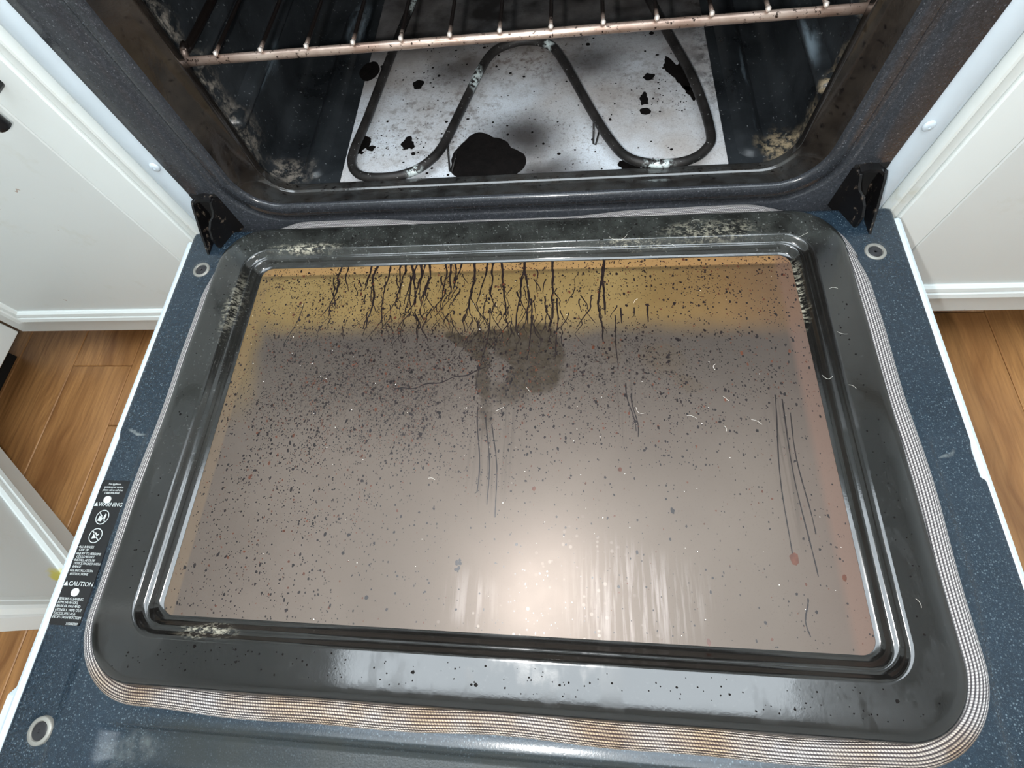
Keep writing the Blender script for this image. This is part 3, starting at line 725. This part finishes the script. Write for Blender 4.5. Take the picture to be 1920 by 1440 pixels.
# grease on the glass: drips, specks, lint
GZ = .0017
def ribbon(pts, w0, w1, z=GZ):
    V = []; F = []; n = len(pts)
    for k, (x, y) in enumerate(pts):
        a = pts[max(0, k - 1)]; b = pts[min(n - 1, k + 1)]; t = Vector((b[0] - a[0], b[1] - a[1])).normalized(); w = w0 + (w1 - w0) * k / (n - 1)
        w *= R.uniform(.7, 1.35)
        V += [(x - t.y * w, y + t.x * w, z), (x + t.y * w, y - t.x * w, z)]
    for k in range(n - 1): F.append((2 * k, 2 * k + 1, 2 * k + 3, 2 * k + 2))
    return V, F
R = random.Random(11)
drips = []
def drip(x, y0, ln, w, wob=.35, br=.35):
    pts = []; y = y0; dx = R.uniform(-.1, .05)
    while y > y0 - ln:
        pts.append((x, y)); y -= .0025; dx = dx * .75 + R.gauss(0, wob) * .5; x += .0025 * max(-.7, min(.7, dx))
        if R.random() < br * .06 and len(pts) > 4 and w > .0005: drip(x, y, ln * R.uniform(.15, .4), w * .55, wob * 1.5, 0)
    if len(pts) > 2: drips.append(ribbon(pts, w, w * .45, GZ + .00006 * R.random()))
tops = [-.183, -.176, -.150, -.143, -.130, -.119, -.113, -.107, -.101, -.097, -.092, -.088, -.070, -.065, -.060, -.053, -.040, -.026, -.020, -.012, .012, .040, .0915]
for x in tops: drip(x, -.0545, R.uniform(.030, .085), R.uniform(.0008, .0015), .28)
for k in range(70): drip(R.uniform(-.19, .08), R.uniform(-.065, -.118), R.uniform(.010, .045), R.uniform(.0004, .0009), .75)
for k in range(60): drip(R.gauss(-.03, .06), R.uniform(-.105, -.135), R.uniform(.010, .035), R.uniform(.0003, .0006), .9)
for x, y, l, w in ((.0915, -.0545, .066, .0015), (.012, -.056, .075, .0012), (.1055, -.112, .020, .0010), (.131, -.108, .022, .0011), (.118, -.112, .012, .0008), (.020, -.10, .07, .0009), (-.02, -.11, .09, .0007), (.045, -.10, .07, .0008), (.10, -.12, .06, .0007)): drip(x, y, l, w, .12)
for x0, y0, x1, y1 in ((.2292, -.2012, .2211, -.330), (.2345, -.205, .236, -.345), (.2395, -.218, .2400, -.315), (-.0235, -.215, -.020, -.29), (-.016, -.22, -.010, -.30), (-.010, -.23, -.002, -.31), (.107, -.19, .112, -.235), (.112, -.20, .114, -.24), (.226, -.36, .224, -.385), (-.215, -.10, -.225, -.15)):
    pts = [(x0 + (x1 - x0) * k / 24 + .0016 * math.sin(k * .22 + x0 * 90), y0 + (y1 - y0) * k / 24) for k in range(25)]
    drips.append(ribbon(pts, .0005, .0004))
pts = [(-.105 + .085 * k / 24, -.197 + .022 * (k / 24) ** 1.5 + .0012 * math.sin(k * .9)) for k in range(25)]
drips.append(ribbon(pts, .0006, .0005))
o_ = obj('grease_drips', *cat(*drips), M_grease, door); o_['kind'] = 'stuff'
dark, brown, pale = [], [], []
def speck(lst, cx, cy, r, el=1.0, rot=0):
    n = 6 if r < .0008 else 9; z = GZ + .00002 + .00012 * R.random(); V = []
    for k in range(n):
        a = 2 * math.pi * k / n; q = r * R.uniform(.72, 1.2); px, py = q * math.cos(a), q * el * math.sin(a)
        V.append((cx + px * math.cos(rot) - py * math.sin(rot), cy + px * math.sin(rot) + py * math.cos(rot), z))
    lst.append((V, [tuple(range(n))]))
cnt = 0
while cnt < 17000:
    x = R.uniform(GX0 + .003, GX1 - .003); y = R.uniform(GY0 + .003, GY1 - .003)
    d = .10 + .95 * math.exp(-((x + .12) / .11) ** 2 - ((y + .19) / .075) ** 2) + .55 * math.exp(-((x - .05) / .14) ** 2 - ((y + .18) / .05) ** 2) + .35 * sm(-.13, -.07, y) + .25 * math.exp(-((x + .2) / .08) ** 2) + .25 * math.exp(-((x - .18) / .08) ** 2 - ((y + .17) / .06) ** 2)
    d = d * 1.15 - .06
    d *= .55 + .9 * (mnoise.noise(Vector((x * 30, y * 30, 3))) + .3)
    if R.random() < d:
        r = min(.0015, .00030 + R.expovariate(1 / .00019)); cnt += 1
        speck(brown if (R.random() < .14) else dark, x, y, r, R.choice((1, 1, 1.2, 1.7)), R.uniform(-.3, .3))
for x, y, r in ((.223, -.333, .0034), (.098, -.2685, .0016), (.0275, -.286, .0016), (.155, -.392, .0017), (.2555, -.345, .002)): speck(brown, x, y, r, 1.3)
for k in range(9): speck(dark, -.031 + R.uniform(-.002, .002), -.3465 + R.uniform(-.006, .004), .0012, 1.2)
for k in range(110): speck(pale, R.uniform(GX0, GX1), R.uniform(GY0, GY1), R.uniform(.0002, .00045))
o_ = obj('grease_specks', *cat(*dark), M_grease, door); o_['kind'] = 'stuff'
o_ = obj('brown_specks', *cat(*brown), M_brown, door); o_['kind'] = 'stuff'
lint = []
def fibre(cx, cy, ln, bend, ang, z=GZ):
    pts = []
    for k in range(9):
        t = (k / 8 - .5); px, py = ln * t, bend * (1 - 4 * t * t)
        pts.append((cx + px * math.cos(ang) - py * math.sin(ang), cy + px * math.sin(ang) + py * math.cos(ang), z + .0004))
    lint.append(tube(pts, .00009, 4))
for a in ((.118, -.216, .009, -.003, -.6), (.16, -.222, .008, .001, -.3), (.185, -.175, .006, .002, 1.4), (.12, -.105, .006, .001, .9), (.212, -.226, .009, .001, -.5), (-.005, -.216, .008, .0, .5), (.02, -.197, .007, 0, -.9), (-.06, -.28, .006, .001, -.2), (.186, -.232, .005, .001, -1.3), (.19, -.205, .006, 0, -.8)): fibre(*a)
for a in ((.105, -.038, .018, -.006, .15), (.29, -.105, .007, .001, 0), (.288, -.150, .008, -.001, -.3), (.285, -.20, .006, .001, -.6), (.292, -.36, .006, .001, -1.2), (.155, -.052, .008, .001, -.6), (.275, -.045, .012, 0, .5), (.268, -.19, .008, -.003, -.1), (.18, -.023, .008, .001, .05)): fibre(*a, z=.0161)
lint += pale
o_ = obj('lint', *cat(*lint), M_lint, door); o_['kind'] = 'stuff'
# crumbs on the black panel and the lower oven lip
cr = []
for k in range(520):
    side = R.random()
    if side < .55: x, y = R.uniform(-.30, .29), R.uniform(-.043, -.018)
    elif side < .85: x, y = R.uniform(-.29, .29), R.uniform(-.43, -.412)
    else: x, y = (R.uniform(-.306, -.29) if R.random() < .5 else R.uniform(.285, .30)), R.uniform(-.40, -.06)
    r = min(.0013, .0003 + R.expovariate(1 / .00025)); n = 6
    cr.append(([(x + r * R.uniform(.7, 1.2) * math.cos(2 * math.pi * q / n), y + r * R.uniform(.7, 1.2) * math.sin(2 * math.pi * q / n), .01615) for q in range(n)], [tuple(range(n))]))
o_ = obj('crumbs', *cat(*cr), M_char, door); o_['kind'] = 'stuff'

# ================================================================== oven rack (lifts out)
rack = thing('oven_rack', 'rusty steel wire oven rack on the ledge above the heating element', 'rack', (0, .24, ZD + .1455))
RZ = .1512
obj('front_bar', *tube([(-.289, .0615, RZ + .001), (-.287, .0600, RZ), (.287, .0600, RZ), (.289, .0615, RZ + .001)], .0038, 12), M_rack, rack, True)
for s in (-1, 1): obj('side_bar', *tube(spline([(s * .2875, .0600, RZ), (s * .2885, .065, RZ + .001), (s * .2885, .075, RZ + .006), (s * .2885, .10, RZ + .002), (s * .2885, .41, RZ + .0005)], 6), .0036, 10), M_rack, rack, True)
obj('back_bar', *tube([(-.2885, .41, RZ), (.2885, .41, RZ)], .0036, 10), M_rack, rack, True)
obj('middle_bar', *tube([(-.2885, .235, RZ - .001), (.2885, .235, RZ - .001)], .0030, 10), M_rack, rack, True)
for k in range(13):
    wx = -.2530 + .04205 * k
    wo = obj('wire', *tube([(wx, .0592, RZ + .0062), (wx, .0632, RZ + .0062), (wx, .41, RZ + .0050)], .0017, 8), M_rack, rack, True)
    obj('wire_tip', *tube([(wx, .0604, RZ + .0060), (wx, .0577, RZ + .0064), (wx, .0557, RZ + .0058)], .0026, 8, rads=[.0018, .0022, .0012]), M_tip, wo, True)

# ================================================================== cabinets
def base_cabinet(side, zb, label, loc):
    s = side
    t = thing('base_cabinet', label, 'cabinet', loc)
    def bx(a, b, y0, y1, z0, z1, bev=.0015):
        return bevbox(min(s * a, s * b), max(s * a, s * b), y0, y1, z0, z1, bev)
    xe = .8815 if s < 0 else 1.45
    obj('carcass', *bx(.3985, xe, .0300, .60, zb + .002, .53), M_paint, t)
    # half-round filler strip against the range
    pf = [(.3820, .032), (.3820, .0150), (.3838, .0112), (.3862, .0108), (.3882, .0128), (.3900, .0142), (.3980, .0142), (.3980, .032)]
    q = [(s * a, b) for a, b in pf]
    if s > 0: q = q[::-1]
    obj('filler_strip', *prism(q, 'z', zb + .002, .53), M_filler, t, True, auto=40)
    obj('stile', *bx(.3990, .4445, .0107, .030, zb, .53), M_mould, t)
    dr = obj('cabinet_door', *bx(.4452, xe - .002 if s < 0 else 1.0, .0107, .030, zb, .50, .0012), M_paint, t)
    x1 = .8140 if s < 0 else .97
    def mstrip(a, b, z0, z1, vertical=False):
        w = (b - a) if vertical else (z1 - z0)
        pr_ = [(0, .0112), (0, .0085), (.12, .0055), (.36, .0045), (.42, .0065), (.52, .0035), (.80, .0022), (.94, .0045), (1, .0112)]
        if vertical:
            # first value of the profile lies on the panel side
            q = [(s * (a + w * u), v) for u, v in pr_]
            return prism(q if s < 0 else q[::-1], 'z', z0, z1)
        q = [(v, z1 - w * u) for u, v in pr_]
        return prism(q, 'x', min(s * a, s * b), max(s * a, s * b))
    mz1, mz0 = zb + .064, zb + .040
    obj('moulding', *mstrip(.4470, x1 + .012, mz0, mz1), M_mould, dr, True, auto=25)
    if s < 0: obj('moulding', *mstrip(x1, x1 + .028, mz0, .47, True), M_mould, dr, True, auto=25)
    obj('toe_kick', *box(min(s * .40, s * xe), max(s * .40, s * xe), .085, .10, FLOOR_Z, zb + .002), M_dark, t)
    if s < 0:
        hx = .4235
        hn = obj('handle', *tube(spline([(-hx, -.0195, .1595), (-hx, -.020, .168), (-hx, -.021, .27), (-hx, -.020, .282), (-hx, -.0195, .290)], 5), .0062, 12), M_black, t, True)
        for z in (.176, .274): obj('post', *tube([(-hx, -.020, z), (-hx, .0112, z)], .0042, 10), M_black, hn, True)
    return t
base_cabinet(-1, -.238, 'white base cabinet with black bar handle, left of the oven', (-.64, .3, 0))
base_cabinet(1, -.2145, 'white base cabinet with bottom moulding, right of the oven', (.9, .3, 0))
for x0, x1, nm in ((-1.45, -.3835, 'pale countertop on the cabinets left of the range'), (.3835, 1.47, 'pale countertop on the cabinet right of the range')):
    c_ = obj('countertop', *bevbox(x0, x1, -.012, .70, .531, .566, .005), M_filler, base=((x0 + x1) / 2, .35, ZD + .531)); c_['label'] = nm; c_['category'] = 'countertop'
# the run of cabinets along the left, with one door swung open
lr = thing('corner_cabinet', 'white cabinet run at far left with its door swung open', 'cabinet', (-1.15, -.6, 0))
zb = -.236
XL = -.8830
def bb(x0, x1, y0, y1, z0, z1, b=.0015): return bevbox(x0, x1, y0, y1, z0, z1, b)
obj('carcass', *cat(bb(-1.45, XL, -.150, .0095, zb, .53), bb(-1.45, XL, -1.5, -.615, zb, .53), bb(-1.45, -1.40, -.615, -.150, zb, .53), bb(-1.40, XL, -.615, -.150, zb, zb + .02), bb(-1.40, XL, -.615, -.150, .49, .53)), M_paint, lr)
obj('toe_kick', *box(-1.45, XL - .114, -1.5, .0095, FLOOR_Z, zb + .001), M_dark, lr)
HX, HY = XL + .004, -.1485; FX, FY = -.4988, -.4098
dv = Vector((FX - HX, FY - HY)); WD = dv.length; dv.normalize(); nv = Vector((-dv.y, dv.x))
def dl(u, v, z):   # u along the door from the hinge, v out of its face
    p = Vector((HX, HY)) + dv * u + nv * v; return (p.x, p.y, z)
def dbox(u0, u1, v0, v1, z0, z1, b=.0015):
    V, F = bevbox(u0, u1, v0, v1, z0, z1, b); return [dl(*q) for q in V], F
DT = .49
dr = obj('open_door', *dbox(0, WD, -.019, 0, zb, DT), M_paint, lr)
pr_ = [(0, -.0005), (0, .002), (.12, .005), (.36, .006), (.42, .004), (.52, .007), (.80, .008), (.94, .006), (1, -.0005)]
def dm(u0, u1, z0, z1):
    q = [(v, z1 - (z1 - z0) * u) for u, v in pr_]
    V, F = loft([[dl(u0, v, z) for v, z in q], [dl(u1, v, z) for v, z in q]], True, True); return V, F
obj('moulding', *dm(.03, WD - .001, zb + .040, zb + .064), M_mould, dr, True, auto=25)
qv = [(WD - .026 + .024 * u, v) for u, v in pr_]
obj('moulding', *loft([[dl(u, v, zb + .064) for u, v in qv], [dl(u, v, DT) for u, v in qv]], True, True), M_mould, dr, True, auto=25)
obj('stile', *dbox(WD - .058, WD - .028, -.001, .0012, zb + .064, DT, .0005), M_paint, dr)
c_ = obj('countertop', *bevbox(-1.47, XL + .02, -1.52, -.0125, .531, .566, .005), M_filler, base=(-1.17, -.75, ZD + .531)); c_['label'] = 'pale countertop along the far left cabinet run'; c_['category'] = 'countertop'
